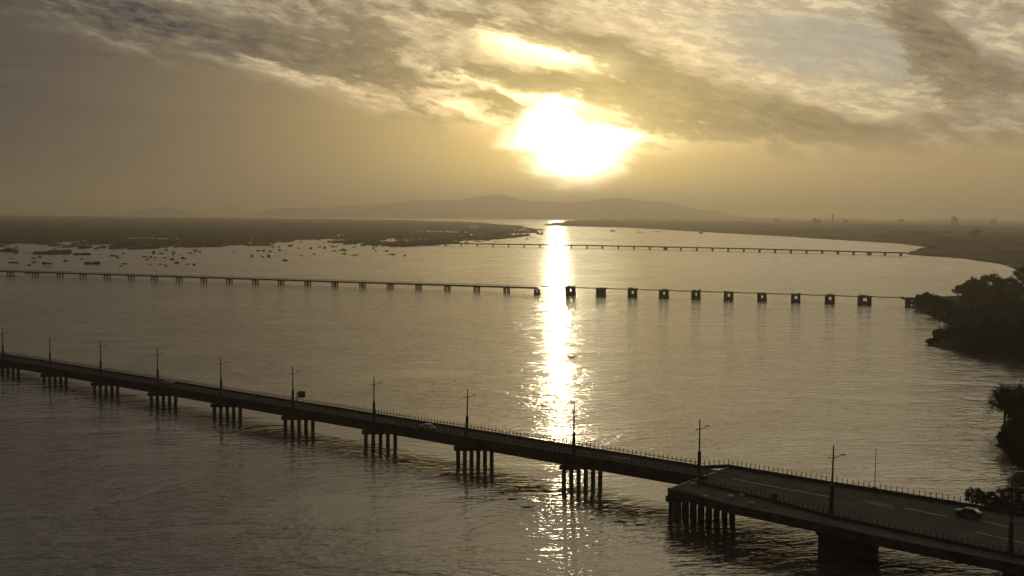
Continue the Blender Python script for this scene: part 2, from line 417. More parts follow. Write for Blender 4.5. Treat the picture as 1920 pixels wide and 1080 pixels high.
# wide stub of the unbuilt ramp on the right
A0 = at(1253, 917, DH); D0 = at(1366, 876, DH); FR = at(2050, 992, DH); FR2 = at(1920, 968, DH)
outer = [at(1253, 917, DH), at(1377, 949, DH), at(1520, 979, DH), at(1640, 1006, DH), at(1760, 1030, DH), at(1900, 1058, DH), at(2080, 1097, DH)]
far = [D0, at(1520, 902, DH), at(1640, 921, DH), at(1800, 947, DH), at(1940, 971, DH), at(2120, 1003, DH)]
poly = [p for p in outer]+[p for p in far[::-1]]
b = MB(); b.prism(poly, DH-1.25, DH-.12); part(b, 'wide_deck', CONC)
inner = [at(1296, 903, DH), at(1452, 941, DH), at(1562, 970, DH), at(1700, 1000, DH), at(1900, 1042, DH), at(2070, 1080, DH)]
b = MB()
rp = [p+Vector((0, 0, 0)) for p in inner]+[p for p in far[::-1]]
b.prism(rp, DH-.11, DH-.035); part(b, 'wide_road_surface', ASPH)
b = MB(); b.prism([A0+Vector((1.2, 1, 0)), *[o_+Vector((0, 1.0, 0)) for o_ in outer[1:]], *[p-Vector((0, .3, 0)) for p in inner[::-1]]], DH-.115, DH-.03)
part(b, 'ramp_stub_surface', mat('ramp_gravel', (.050, .040, .034), .95, .5, .6))
def lowrail(pts, name, h=.9, solid=True):
    b = MB()
    for p, q in zip(pts, pts[1:]):
        b.beam(p+Vector((0, 0, h*.55)), q+Vector((0, 0, h*.55)), .25, h*.6+.1)
        n = int((q-p).length/.95)
        for k in range(n+1):
            c = p.lerp(q, k/max(1, n)); b.box(c+Vector((0, 0, h*.75)), (.11, .11, h*1.5), q-p)
    return part(b, name, CONC)
lowrail([bp(NR-.15, WID-.12, DH+.1)]+far, 'railing', 1.0)
lowrail([inner[0]]+inner[1:], 'railing', .75)
b = MB()
for p, q in zip(outer, outer[1:]): b.beam(p+Vector((0, 0, .22)), q+Vector((0, 0, .22)), .3, 1.6)
part(b, 'edge_kerb', CONC)
b = MB(); b.beam(A0+Vector((0, 0, .06)), D0+Vector((0, 0, .06)), .35, .16); part(b, 'joint_strip', mat('pale_joint', (.42, .39, .34), .8, .2, 1.0))
# piers of the wide part
pier(at(1258, 974), SK, 9, 1.42, DH-1.45)
pier(at(1268, 960), SK, 8, 1.5, DH-1.45)
b = MB()
for (x0, x1, yy) in ((1533, 1640, 1030), (1878, 1990, 1100)):
    b = MB(); p, q = at(x0, yy+14), at(x1, yy+14+2)
    r_, s_ = p+Vector((2.5, 5.5, 0)), q+Vector((2.5, 5.5, 0))
    b.prism([p, q, s_, r_], -2, DH-1.95); 
    b.prism([p+Vector((-.5, -.3, 0)), q+Vector((.5, -.3, 0)), s_+Vector((.5, .2, 0)), r_+Vector((-.5, .2, 0))], DH-1.95, DH-1.26)
    part(b, 'wall_pier', CONC)
# markings
def stripe(pts, wd, z=.0):
    for p, q in pts:
        b = MB(); u = (q-p).normalized(); t = Vector((-u.y, u.x, 0))*wd/2; zz = Vector((0, 0, z))
        b.face([p-t+zz, q-t+zz, q+t+zz, p+t+zz]); part(b, 'lane_marking', PAINT)
ZM = -.03+.006
stripe([(at(1372, 897, DH), at(1470, 916, DH)), (at(1470, 916, DH), at(1556, 931, DH))], .35, ZM)
stripe([(at(1616, 940, DH), at(1678, 953, DH)), (at(1622, 938, DH), at(1674, 948, DH))], .28, ZM)
stripe([(at(1694+k*14, 952+k*3.0, DH), at(1722+k*14, 957+k*2.8, DH)) for k in range(5)], .45, ZM)
stripe([(at(1840, 976, DH), at(1896, 989, DH)), (at(1830, 997, DH), at(1930, 1020, DH))], .3, ZM)
ZN = -.04+.006
stripe([(bp(n_+.0, WID/2), bp(n_+.16, WID/2)) for n_ in [NL+.5*k for k in range(26)]], .18, ZN)
stripe([(bp(NL, 1.35), bp(NR, 1.35))], .14, ZN); stripe([(bp(NL, WID-1.35), bp(NR, WID-1.35))], .14, ZN)
stripe([(at(708, 792, DH), at(740, 790, DH)), (at(1146, 856, DH), at(1182, 858, DH)), (at(1148, 859, DH), at(1180, 860.5, DH))], .35, ZN+.004)

# ------------------------------------------------------------------ street lamps
def make_lamp():
    r = empty('street_lamp')
    b = MB(); b.tube((0, 0, 4.8), (0, 0, 11.1), .17, .11, 10); b.build('pole', STEEL, r)
    b = MB(); b.tube((0, 0, 0), (0, 0, 4.9), .36, .33, 12); b.tube((0, 0, 4.88), (0, 0, 5.05), .36, .14, 12); b.build('pole_sleeve', STEEL, r)
    b = MB(); b.tube((0, 0, 9.1), (.8, .1, 9.35), .07, .06, 8); b.tube((.8, .1, 9.35), (1.35, .15, 9.65), .06, .05, 8); b.tube((0, 0, 9.1), (-.55, -.1, 9.15), .06, .05, 8); b.build('lamp_arm', STEEL, r)
    b = MB(); b.box((1.62, .17, 9.74), (.75, .3, .16), (1, .1)); b.build('lamp_head', STEEL, r)
    b = MB(); b.box((-.68, -.1, 9.16), (.3, .2, .16)); b.build('lamp_head', STEEL, r)
    b = MB(); b.box((0, 0, .12), (.8, .8, .3)); b.build('base_plate', CONC, r)
    return r
lamp0 = make_lamp(); reg(lamp0)
lamp_n = [0, 1, 2, 3, 4, 5, 6, 7, 8, 9, 9.92, 10.95]
LL = ['street lamp at the left edge of the photo on the road bridge', 'second street lamp from the left edge along the road bridge', 'third street lamp from the left along the road bridge',
      'street lamp on the road bridge beside the leftmost pale car', 'fifth street lamp from the left along the road bridge', 'street lamp on the road bridge just left of the square sign',
      'first street lamp right of the square sign on the road bridge', 'street lamp on the road bridge right of the middle pale car', 'street lamp on the road bridge nearest the sun glitter path',
      'street lamp standing at the joint where the bridge deck widens', 'tall street lamp on the wide deck by the solid white line', 'nearest street lamp at the right edge of the wide deck']
for i, n in enumerate(lamp_n):
    o = lamp0 if i == 0 else copy_tree(lamp0)
    o.location = bp(n, .55, DH+.05) if n < 9.5 else (at(1558, 966, DH) if n < 10.5 else at(1895, 1039, DH))
    if n > 9.5: o.scale = (1, 1, 1.06)
    if n > 10.5: o.scale = (1, 1, 1.0)
    o.rotation_euler = (random.uniform(-.012, .012), random.uniform(-.014, .014), random.uniform(-.25, .25))
    tag(o, LL[i], 'street lamp', 'street lamps along the road bridge')
# slim mast on the far side
t = at(1640, 921, DH); mast = empty('slim_mast', t); tag(mast, 'slim bare mast on the far side of the wide deck', 'mast')
b = MB(); b.tube((0, 0, .2), (0, 0, 8.0), .09, .05, 8); b.build('pole', STEEL, mast)
b = MB(); b.box((0, 0, .3), (.7, .7, .8)); b.build('base', CONC, mast)
# cabinet by the inner railing
t = at(1452, 941, DH); cb = empty('cable_cabinet', t); tag(cb, 'small dark cabinet standing by the inner railing of the wide deck', 'cabinet')
b = MB(); b.box((0, 0, .8), (.9, .5, 1.5)); b.build('body', RUST, cb); b = MB(); b.box((0, 0, 1.58), (1.0, .6, .08)); b.build('roof', RUST, cb)
b = MB(); b.box((0, -.26, .8), (.75, .03, 1.3)); b.build('door', RUST, cb)
# sign seen from behind
sg = empty('road_sign', at(557, 756, 4.75)); tag(sg, 'square dark road sign on a bent post beyond the bridge lanes', 'road sign')
b = MB(); b.tube((0, 0, 0), (0, 0, 2.8), .12, .12, 8); b.tube((0, 0, 1.7), (.5, 0, 1.8), .07, .07, 8); b.tube((0, 0, 2.6), (.5, 0, 2.7), .07, .07, 8); b.build('post', STEEL, sg)
b = MB(); b.box((1.2, 0, 2.35), (1.9, .10, 1.75), (1, .12)); b.build('panel', SIGNM, sg)
b = MB(); b.box((1.2, .1, 1.95), (1.7, .06, .1), (1, .12)); b.box((1.2, .1, 2.8), (1.7, .06, .1), (1, .12)); b.build('stiffener', STEEL, sg)

# ------------------------------------------------------------------ cars
def car_body(L=4.3, Wd=1.75):
    prof = [(-L/2, .35), (-L/2, .78), (-L/2+.15, .92), (-1.15, .98), (-.55, 1.42), (.95, 1.45), (1.65, 1.0), (L/2-.08, .92), (L/2, .7), (L/2, .35)]
    b = MB(); n = len(prof)
    for s in (-1, -.82, .82, 1):
        for x, z in prof:
            k = 1 if z < 1.0 else .86
            b.v.append((x, s*Wd/2*(k if abs(s) == 1 else k*1.0), z if abs(s) < 1 else (z-.05 if z > .5 else z+.05)))
    for j in range(3):
        for i in range(n):
            b.f.append((j*n+i, j*n+(i+1) % n, (j+1)*n+(i+1) % n, (j+1)*n+i))
    b.f.append(tuple(range(n))[::-1]); b.f.append(tuple(range(3*n, 4*n)))
    return b
GLASS = mat('dark_glass', (.02, .02, .022), .12, .1, 1.0, spec=.8); TYRE = mat('tyre_rubber', (.02, .02, .02), .9, .1, 1.0)
def make_car(colr, name):
    r = empty('car'); cm = mat(name, colr, .5, .05, 1.0, spec=.3)
    car_body().build('body', cm, r)
    for sx, a_, b_ in ((1, (-1.12, .99), (-.60, 1.38)), (-1, (1.60, 1.03), (1.0, 1.40))):
        b = MB(); o_ = -.02 if sx > 0 else .02
        b.face([(a_[0]+o_, -.68, a_[1]+.01), (a_[0]+o_, .68, a_[1]+.01), (b_[0]+o_, .62, b_[1]+.015), (b_[0]+o_, -.62, b_[1]+.015)]); b.build('windscreen' if sx > 0 else 'rear_window', GLASS, r)
    for s in (-1, 1):
        b = MB(); y = s*.775
        b.face([(-.9, y*1.03, 1.0), (1.35, y*1.03, 1.0), (.9, y*.985, 1.34), (-.55, y*.985, 1.34)][::s]); b.build('side_window', GLASS, r)
    for x in (-1.35, 1.35):
        for s in (-1, 1):
            b = MB(); b.tube((x, s*.72, .32), (x, s*.9, .32), .32, .32, 16); wh = b.build('wheel', TYRE, r)
            b = MB(); b.tube((x, s*.89, .32), (x, s*.915, .32), .2, .18, 12); b.build('rim', STEEL, wh)
    for s in (-1, 1):
        b = MB(); b.box((-2.15, s*.62, .72), (.06, .32, .14)); b.build('headlight', mat('lamp_glass', (.7, .7, .66), .2, .05), r)
        b = MB(); b.box((2.15, s*.62, .78), (.06, .28, .14)); b.build('tail_light', mat('tail_red', (.3, .02, .02), .3, .05), r)
    return r
cdir = math.atan2(D.y, D.x)
c1 = make_car((.5, .49, .47), 'white_car_paint'); c1.location = bp(6.53, 2.6, DH-.03); c1.rotation_euler.z = cdir
tag(c1, 'small white car in the near lane between two lamps mid bridge', 'car', 'cars on the road bridge')
reg(c1)
c2 = copy_tree(c1); c2.location = bp(2.93, 5.4, DH-.03); c2.rotation_euler.z = cdir+math.pi; tag(c2, 'leftmost pale car, far along the road bridge by a lamp', 'car', 'cars on the road bridge')
c3 = make_car((.06, .06, .062), 'silver_car_paint'); c3.location = at(1816, 968, DH-.03); c3.rotation_euler.z = cdir; tag(c3, 'dark grey car on the wide deck near the right edge', 'car', 'cars on the road bridge')
# pale blocks on the ramp stub
BL = [(1300, 909, 'pale concrete block nearest the joint at the head of the ramp stub'), (1323, 933, 'dull block near the outer edge of the ramp stub'), (1370, 934, 'palest concrete block in the middle of the ramp stub'),
      (1391, 930, 'dim concrete block close behind the palest block'), (1410, 945, 'low concrete block farthest along the ramp stub')]
for i, (px, py, lb) in enumerate(BL):
    b = MB(); s = (.7, .6, .75, .5, .55)[i]
    b.v = [(x*s+random.uniform(-.06, .06), y*s*.7+random.uniform(-.06, .06), z*s*.7) for x, y, z in
           ((-1, -1, 0), (1, -1, 0), (1, 1, 0), (-1, 1, 0), (-.8, -.8, 1), (.8, -.8, 1.1), (.8, .8, .95), (-.8, .8, 1))]
    b.f = [(3, 2, 1, 0), (4, 5, 6, 7), (0, 1, 5, 4), (1, 2, 6, 5), (2, 3, 7, 6), (3, 0, 4, 7)]
    o = b.build('concrete_block', mat('pale_block', (.45, .42, .38), .9, .2, 1.0)); o.location = at(px, py, DH-.02); o.rotation_euler.z = i*.7
    tag(o, lb, 'concrete block', 'blocks lying on the ramp stub')

# ------------------------------------------------------------------ old bridge
def wl(px): return 519.0+(px-113)*.0330
OX = [20, 66, 113, 156, 201, 246, 290, 336, 382, 430, 479, 527, 577, 628, 680, 732, 785, 839, 894, 950, 1007]
RX = [1070, 1127, 1186, 1245, 1305, 1366, 1429, 1492, 1556, 1621]
OH = 3.7
ob = empty('old_bridge', at(113, wl(113))); tag(ob, 'narrow old bridge on paired legs ending short in mid river', 'bridge')
dk = [at(px, wl(px)) for px in (-60, *OX)]
oD = (dk[-1]-dk[1]).normalized(); oN = Vector((-oD.y, oD.x, 0))
b = MB()
for p, q in zip(dk, dk[1:]): b.beam(p+Vector((0, 0, OH)), q+Vector((0, 0, OH)), 4.2, 1.0)
part(b, 'deck', OLDC, ob)
for s in (-1, 1):
    b = MB()
    for p, q in zip(dk, dk[1:]):
        a_, c_ = p+oN*s*2.0, q+oN*s*2.0
        b.beam(a_+Vector((0, 0, OH+.95)), c_+Vector((0, 0, OH+.95)), .12, .12)
        for k in range(6):
            e = a_.lerp(c_, k/6); b.box(e+Vector((0, 0, OH+.45)), (.14, .14, .9), oD)
    part(b, 'railing', OLDC, ob)
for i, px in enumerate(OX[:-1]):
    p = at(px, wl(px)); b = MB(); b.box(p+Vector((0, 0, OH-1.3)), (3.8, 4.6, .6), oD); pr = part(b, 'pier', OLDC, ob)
    for s in (-1, 1):
        for q in (-1, 1):
            b = MB(); c = p+oD*1.45*s+oN*1.6*q; b.tube((c.x, c.y, -2), (c.x, c.y, OH-1.6), .55, .5, 10); c_ = b.build('leg', OLDC, pr)
            t = parent_loc(pr)
            for v in c_.data.vertices: v.co -= t
    if i in (6, 9, 12, 14, 16, 18, 19):
        b = MB(); c = p+oN*2; b.tube((c.x, c.y, OH), (c.x, c.y, OH+(7.5 if i == 19 else 4.5)), .12, .08, 6); part(b, 'mast', RUST, ob)
# ruined piers
def make_ruin(style):
    r = empty('ruined_pier'); h = 5.4
    b = MB(); b.box((0, 0, .75), (6.2, 5.2, 1.9)); b.box((0, 0, 1.85), (5.6, 4.6, .3)); b.build('footing', OLDC, r)
    for s in (-1, 1):
        b = MB(); b.box((s*2.0, 0, 3.1), (2.3-.5*(s > 0), 4.2, 2.9)); b.build('column', OLDC, r)
    b = MB(); b.box((0, 0, 5.1), (6.2, 5.0, 1.2))
    for k in range(9):
        b.box((random.uniform(-3.0, 3.0), random.uniform(-2.4, 2.4), 5.3+random.random()*.9), (random.uniform(.5, 1.6), random.uniform(.5, 1.5), .7), (1, random.random()))
    b.build('cap', OLDC, r)
    if style:
        b = MB()
        for k in range(5):
            x = random.uniform(-2.5, 2.5); b.tube((x, 0, 5.5), (x+random.uniform(-.5, .5), 0, 6.6+random.random()*1.8), .14, .08, 6)
        b.build('reinforcing_bar', RUST, r)
    return r
RL = ['rounded low pier stump at the end of the old deck beside the glitter', 'large ruined pier just right of the sun glitter path', 'ruined pier second to the right of the glitter path', 'ruined pier with bent bars, third right of the glitter path',
      'ruined pier with a thick ragged cap, fourth right of the glitter path', 'square ruined pier, fifth right of the glitter path', 'square ruined pier, sixth right of the glitter path', 'ruined pier with open middle, fifth from the wooded bank',
      'ruined pier with open middle, fourth from the wooded bank', 'ruined pier with a side post, third from the wooded bank', 'wide ruined pier with masts, second from the wooded bank']
ang = math.atan2(oD.y, oD.x)
for i, px in enumerate([1007]+RX):
    o = make_ruin(i in (3, 4, 9, 10))
    o.location = at(px, wl(px)+1.5); o.rotation_euler = (random.uniform(-.03, .03), random.uniform(-.045, .045), ang+random.uniform(-.15, .15))
    if i == 0: o.scale = (.62, .9, .52); o.location.y -= 4
    elif i == 10: o.scale = (1.35, 1, .9)
    elif i in (1,): o.scale = (1.05, 1, .98)
    else: o.scale = (random.uniform(.9, 1.0), 1, random.uniform(.84, .98))
    tag(o, RL[i], 'bridge pier', 'ruined piers standing in mid river')
# pipe sagging from pier to pier
b = MB(); pts = [at(px, wl(px)) for px in [1012]+RX+[1695]]
for k, (p, q) in enumerate(zip(pts, pts[1:])):
    for s in range(8):
        t0, t1 = s/8, (s+1)/8
        z0 = 4.6-.45*4*t0*(1-t0); z1 = 4.6-.45*4*t1*(1-t1)
        a_, c_ = p.lerp(q, t0)+oN*2.7, p.lerp(q, t1)+oN*2.7
        b.tube((a_.x, a_.y, z0), (c_.x, c_.y, z1), .30, .30, 8)
tag(b.build('pipeline', RUST), 'thin sagging pipe strung along the ruined piers', 'pipeline')
# abutment on the wooded bank
ab = empty('bridge_abutment', at(1700, 573)); tag(ab, 'stub of old bridge deck on one leg at the wooded bank', 'bridge abutment')
b = MB(); b.box((3, 0, 4.6), (12, 5, 1.0)); b.build('deck', OLDC, ab)
b = MB(); b.box((.6, 0, 1.2), (1.8, 4.4, 5.8)); b.build('column', OLDC, ab)

# ------------------------------------------------------------------ far railway bridge
fbp = [at(px, py, 0) for px, py in ((745, 459.2), (820, 460.5), (1100, 464.5), (1400, 471), (1700, 479.5))]
fo = empty('railway_bridge', fbp[0]); tag(fo, 'distant thin low bridge crossing the upper river', 'bridge')
b = MB()
for p, q in zip(fbp, fbp[1:]): b.beam(p+Vector((0, 0, 5.0)), q+Vector((0, 0, 5.0)), 5, 1.9)
part(b, 'deck', OLDC, fo)
for k in range(30):
    px = 836+k*29.4; t = (px-820)/880; py = 460.5+(479.5-460.5)*(t*.78+.22*t*t)
    p = at(px, py); b = MB(); b.box(p+Vector((0, 0, 1)), (2.4 if k not in (14, 27) else 6, 5, 5.6), (1, 0)); part(b, 'pier', OLDC, fo)

# ------------------------------------------------------------------ vegetation
def crown_mesh(rx, ry, rz, clumps, leaves, ls, seed, lowcut=-.6, hollow=.55):
    rnd = random.Random(seed); b = MB()
    for c in range(clumps):
        while True:
            d = Vector((rnd.uniform(-1, 1), rnd.uniform(-1, 1), rnd.uniform(-1, 1)))
            if .05 < d.length <= 1 and d.z > lowcut: break
        rr_ = d.length**.4*(1-hollow)+hollow; d = d.normalized()*rr_*rnd.uniform(.72, 1.08)
        cc = Vector((d.x*rx, d.y*ry, d.z*rz)); cr = rnd.uniform(.12, .26)*min(rx, rz)
        for l in range(leaves):
            p = cc+Vector((rnd.gauss(0, 1), rnd.gauss(0, 1), rnd.gauss(0, .8)))*cr*.6
            u = Vector((rnd.gauss(0, 1), rnd.gauss(0, 1), rnd.gauss(0, 1))).normalized(); v = u.orthogonal().normalized(); s = ls*rnd.uniform(.6, 1.3)
            b.face([p-u*s, p+v*s*.55, p+u*s, p-v*s*.55])
    return b
def limbs(b, base, h, rx, r, seed, n=7):
    rnd = random.Random(seed); p = Vector(base); q = p+Vector((rnd.uniform(-.3, .3), rnd.uniform(-.3, .3), h*.45)); b.tube(p, q, r, r*.7, 8)
    for k in range(n):
        a_ = 2*math.pi*k/n+rnd.uniform(-.4, .4); e = q+Vector((math.cos(a_)*rx*.6, math.sin(a_)*rx*.6, h*rnd.uniform(.15, .42)))
        mid = q.lerp(e, .5)+Vector((0, 0, h*.05)); b.tube(q, mid, r*.5, r*.33, 6); b.tube(mid, e, r*.33, r*.12, 5)
        for j in range(2):
            b.tube(mid, mid+Vector((rnd.uniform(-1, 1)*rx*.35, rnd.uniform(-1, 1)*rx*.35, h*.2)), r*.22, r*.08, 5)
def tree(name, loc, h, rx, label, seed, mt=LEAF, cat='tree', group='trees on the right bank', dens=1.0, ls=.35, low=-.6, bare=False):
    r = empty(name, loc); rz = h*.46
    b = MB(); limbs(b, (0, 0, -1), h, rx, max(.12, h*.03), seed); b.build('trunk', BARK, r)
    if bare:
        b = MB(); rnd = random.Random(seed)
        for k in range(int(150*dens)):
            a_ = rnd.uniform(0, 6.28); el = rnd.uniform(-.2, 1.4); d = Vector((math.cos(a_)*math.cos(el)*rx, math.sin(a_)*math.cos(el)*rx, math.sin(el)*rz*1.05))
            s0 = Vector((0, 0, h*.42))+d*rnd.uniform(.1, .45); e = Vector((0, 0, h*.5))+d*rnd.uniform(.85, 1.05)
            mm = s0.lerp(e, .5)+Vector((rnd.uniform(-.4, .4), rnd.uniform(-.4, .4), rnd.uniform(0, .5)))
            b.tube(s0, mm, .07, .05, 4); b.tube(mm, e, .05, .025, 4)
            for j in range(2):
                e2 = mm.lerp(e, rnd.random())+Vector((rnd.gauss(0, .5), rnd.gauss(0, .5), rnd.uniform(-1.0, .3))); b.tube(mm, e2, .04, .02, 4)
        cm_ = crown_mesh(rx, rx, rz, int(16*dens), 24, ls*.8, seed, -.3, .8); off = len(b.v)
        b.v += [(x, y, z+h*.5) for x, y, z in cm_.v]; b.f += [tuple(i+off for i in f) for f in cm_.f]
    else:
        b = crown_mesh(rx, rx, rz, int(60*dens), 60, ls, seed, low); b.v = [(x, y, z+h*.54) for x, y, z in b.v]
    b.build('crown', mt, r)
    tag(r, label, cat, group); return r
# right bank: spit in mid distance
def bank(name, poly, hgt, label, res=40, seed=0.0, prof=None, step=1.2):
    """land with a shoreline polygon: triangulated grid clipped to it, rising from the water"""
    xs = [p.x for p in poly]; ys = [p.y for p in poly]; x0, x1, y0, y1 = min(xs), max(xs), min(ys), max(ys)
    def sdist(x, y):
        ins = False; dm = 1e9; n = len(poly)
        for i in range(n):
            a_, c_ = poly[i], poly[(i+1) % n]
            if (a_.y > y) != (c_.y > y) and x < (c_.x-a_.x)*(y-a_.y)/(c_.y-a_.y)+a_.x: ins = not ins
            ex, ey = c_.x-a_.x, c_.y-a_.y; t = max(0, min(1, ((x-a_.x)*ex+(y-a_.y)*ey)/(ex*ex+ey*ey+1e-9)))
            dm = min(dm, math.hypot(x-a_.x-ex*t, y-a_.y-ey*t))
        return dm if ins else -dm
    b = MB(); nx = int((x1-x0)/step)+4; ny = int((y1-y0)/step)+4
    for j in range(ny+1):
        for i in range(nx+1):
            x = x0-2*step+i*step; y = y0-2*step+j*step; sd_ = sdist(x, y)+fb(x/9, y/9, seed)*2.0
            z = hgt*(1-math.exp(-max(sd_, 0)/5))+fb(x/6, y/6, seed+3)*.5*min(1, max(sd_, 0)/3) if sd_ > 0 else max(-1.5, sd_*.5)
            b.v.append((x, y, z))
    for j in range(ny):
        for i in range(nx):
            k = j*(nx+1)+i
            if max(b.v[q][2] for q in (k, k+1, k+nx+1, k+nx+2)) > -1.2: b.f.append((k, k+1, k+nx+2, k+nx+1))
    return tag(b.build(name, EARTH, smooth=True), label, 'river bank', kind='structure')
spit = [at(1708, 577), at(1740, 590), at(1765, 604), at(1795, 615), at(1765, 628), at(1738, 648), at(1790, 660), at(1850, 664), at(1920, 682), at(2050, 705), at(2100, 560), at(1900, 548), at(1790, 558), at(1712, 562)]
bank('river_bank', spit, 2.6, 'dark wooded point reaching into the river on the right', step=2.5)
near_b = [at(1868, 838), at(1895, 858), at(1935, 905), at(2100, 960), at(2300, 900), at(2200, 740), at(1950, 742), at(1898, 790), at(1880, 815)]
BUSH = [(1712, 572, 12, 14), (1752, 596, 16, 16), (1782, 610, 18, 20), (1812, 618, 22, 22), (1850, 622, 24, 26), (1900, 628, 34, 30), (1770, 575, 14, 18), (1810, 585, 16, 22), (1860, 590, 20, 26), (1905, 585, 26, 26), (1748, 646, 12, 12), (1815, 660, 24, 22), (1900, 668, 40, 30), (1870, 645, 36, 30), (1925, 640, 50, 34)]
bank('river_bank', near_b, 2.5, 'dark bank below the big bare tree on the right', seed=5, step=1.5)
low_b = [at(1812, 965), at(1850, 985), at(1920, 1000), at(2100, 1040), at(2200, 985), at(2000, 930), at(1900, 938), at(1850, 948)]
bank('river_bank', low_b, 1.5, 'low scrubby bank behind the right end of the bridge', seed=8, step=1.2)
def px_h(p, px): return p.y/F*px          # metres for a number of photo pixels at a point
TR = [  # px, base py, height px, half width px, label, material, bare
 (1740, 580, 30, 28, 'rounded dark tree beside the old bridge stub', LEAF, 0), (1768, 588, 26, 24, 'low dark tree right of the rounded tree at the stub', LEAF, 0),
 (1798, 562, 30, 14, 'thin bare tree at the left end of the far grove', TWIG, 1), (1826, 563, 40, 24, 'left dark tree of the far grove behind the point', LEAF2, 0),
 (1856, 562, 48, 26, 'middle tree of the far grove behind the point', LEAF2, 0), (1888, 564, 44, 26, 'right tree of the far grove behind the point', LEAF, 0),
 (1922, 566, 66, 24, 'tallest tree of the far grove at the photo edge', LEAF, 0),
 (1800, 606, 30, 26, 'bushy tree over the inlet of the point', LEAF, 0), (1840, 606, 34, 32, 'broad dark tree in the middle of the point', LEAF, 0), (1890, 600, 36, 36, 'broad dark tree toward the right of the point', LEAF, 0),
 (1830, 575, 24, 30, 'low tree in front of the far grove', LEAF2, 0), (1885, 580, 28, 30, 'low tree before the right of the far grove', LEAF2, 0),
 (1765, 640, 22, 16, 'low bush at the tip of the lower point', LEAF, 0), (1795, 648, 38, 24, 'dark bush behind the tip of the lower point', LEAF, 0), (1832, 655, 52, 34, 'dense dark tree on the shore of the lower point', LEAF, 0),
 (1880, 665, 62, 38, 'large dense tree on the shore of the lower point', LEAF, 0), (1925, 678, 70, 36, 'dense tree on the point at the photo edge', LEAF, 0), (1860, 632, 42, 36, 'dark tree between the shore trees and the point middle', LEAF, 0)]
for i, (px, py, hp, wp, lb, mt_, br) in enumerate(TR):
    p = at(px, py); h = px_h(p, hp); tree('riverside_tree', p, h, px_h(p, wp)*.95, lb, 100+i, mt_, bare=bool(br), dens=1.9, ls=.5)
BN = ['at the foot of the rounded tree', 'under the low tree at the stub', 'on the inlet shore, left one', 'on the inlet shore, middle one', 'on the inlet shore, right one', 'behind the inlet at the photo edge', 'on the far shore right of the stub', 'on the far shore below the bare tree',
      'before the far grove, left one', 'before the far grove, right one', 'smallest one on the tip of the lower point', 'on the lower shore right of the tip', 'on the lower shore before the large tree', 'behind the dense shore trees', 'behind the shore trees at the photo edge']
for i, (px, py, hp, wp) in enumerate(BUSH):
    p = at(px, py); tree('riverside_bush', p, px_h(p, hp), px_h(p, wp), 'dark bush '+BN[i], 900+i, LEAF, cat='bush', group='bushes on the wooded point', dens=.9, ls=.5)
NT = [(1884, 806, 92, 36, 'round bare tree with see-through crown over the near water', TWIG, 1), (1925, 830, 108, 36, 'dense tree right of the round bare tree', LEAF, 0), (1895, 852, 52, 22, 'dark bush at the foot of the bare tree', LEAF, 0),
      (1925, 885, 62, 28, 'dark bush on the near bank at the photo edge', LEAF, 0), (1960, 850, 100, 40, 'dense tree at the near right edge', LEAF, 0), (1908, 838, 60, 24, 'leafy tree behind the dark bush on the near bank', LEAF, 0)]
for i, (px, py, hp, wp, lb, mt_, br) in enumerate(NT):
    p = at(px, py); h = px_h(p, hp); tree('riverside_tree', p, h, px_h(p, wp), lb, 200+i, mt_, bare=bool(br), dens=2.2, ls=.3)
ST = [(1828, 950, 36, 18, 'thin brown shrub leftmost behind the bridge rail', LEAF2), (1856, 956, 34, 16, 'thin brown shrub in the middle behind the bridge rail', LEAF2), (1890, 960, 50, 22, 'tall brown shrub behind the last lamp', LEAF2),
      (1925, 968, 60, 26, 'dark shrub at the edge of the photo behind the bridge', LEAF), (1872, 968, 34, 18, 'low dark shrub close behind the bridge rail', LEAF)]
for i, (px, py, hp, wp, lb, mt_) in enumerate(ST):
    p = at(px, py); tree('shrub', p, px_h(p, hp), px_h(p, wp), lb, 300+i, mt_, cat='shrub', group='shrubs behind the bridge end', dens=1.3, ls=.13)

# clumps in the shallow water on the left
def clump(px, py, wpx, hpx, label, seed, name='reed_clump'):
    p = at(px, py); rx = px_h(p, wpx)/2; h = px_h(p, hpx)*.8; rnd = random.Random(seed); b = MB()
    lobes = [(rnd.uniform(-.85, .85), rnd.uniform(-.5, .5), rnd.uniform(.25, .55), rnd.uniform(.5, 1.0)) for k in range(max(2, int(wpx/5)))]
    for k in range(int(80+min(700, wpx*24))):
        lx, ly, lr, lh = rnd.choice(lobes); u = lx+rnd.gauss(0, .4)*lr; v = ly+rnd.gauss(0, .4)*lr; q = Vector((u*rx, v*rx*1.1, -.2)); hh = h*lh*rnd.uniform(.3, 1.0); a_ = rnd.uniform(0, 3.14)
        t = Vector((math.cos(a_), math.sin(a_), 0))*rnd.uniform(.5, 1.4); lean = Vector((rnd.gauss(0, .5), rnd.gauss(0, .5), hh))
        b.face([q-t, q+t, q+t*.5+lean, q-t*.6+lean*.9])
    o = b.build(name, MARSHM); o.location = p
    return tag(o, label, 'reed clump', 'reed clumps in the shallow water')
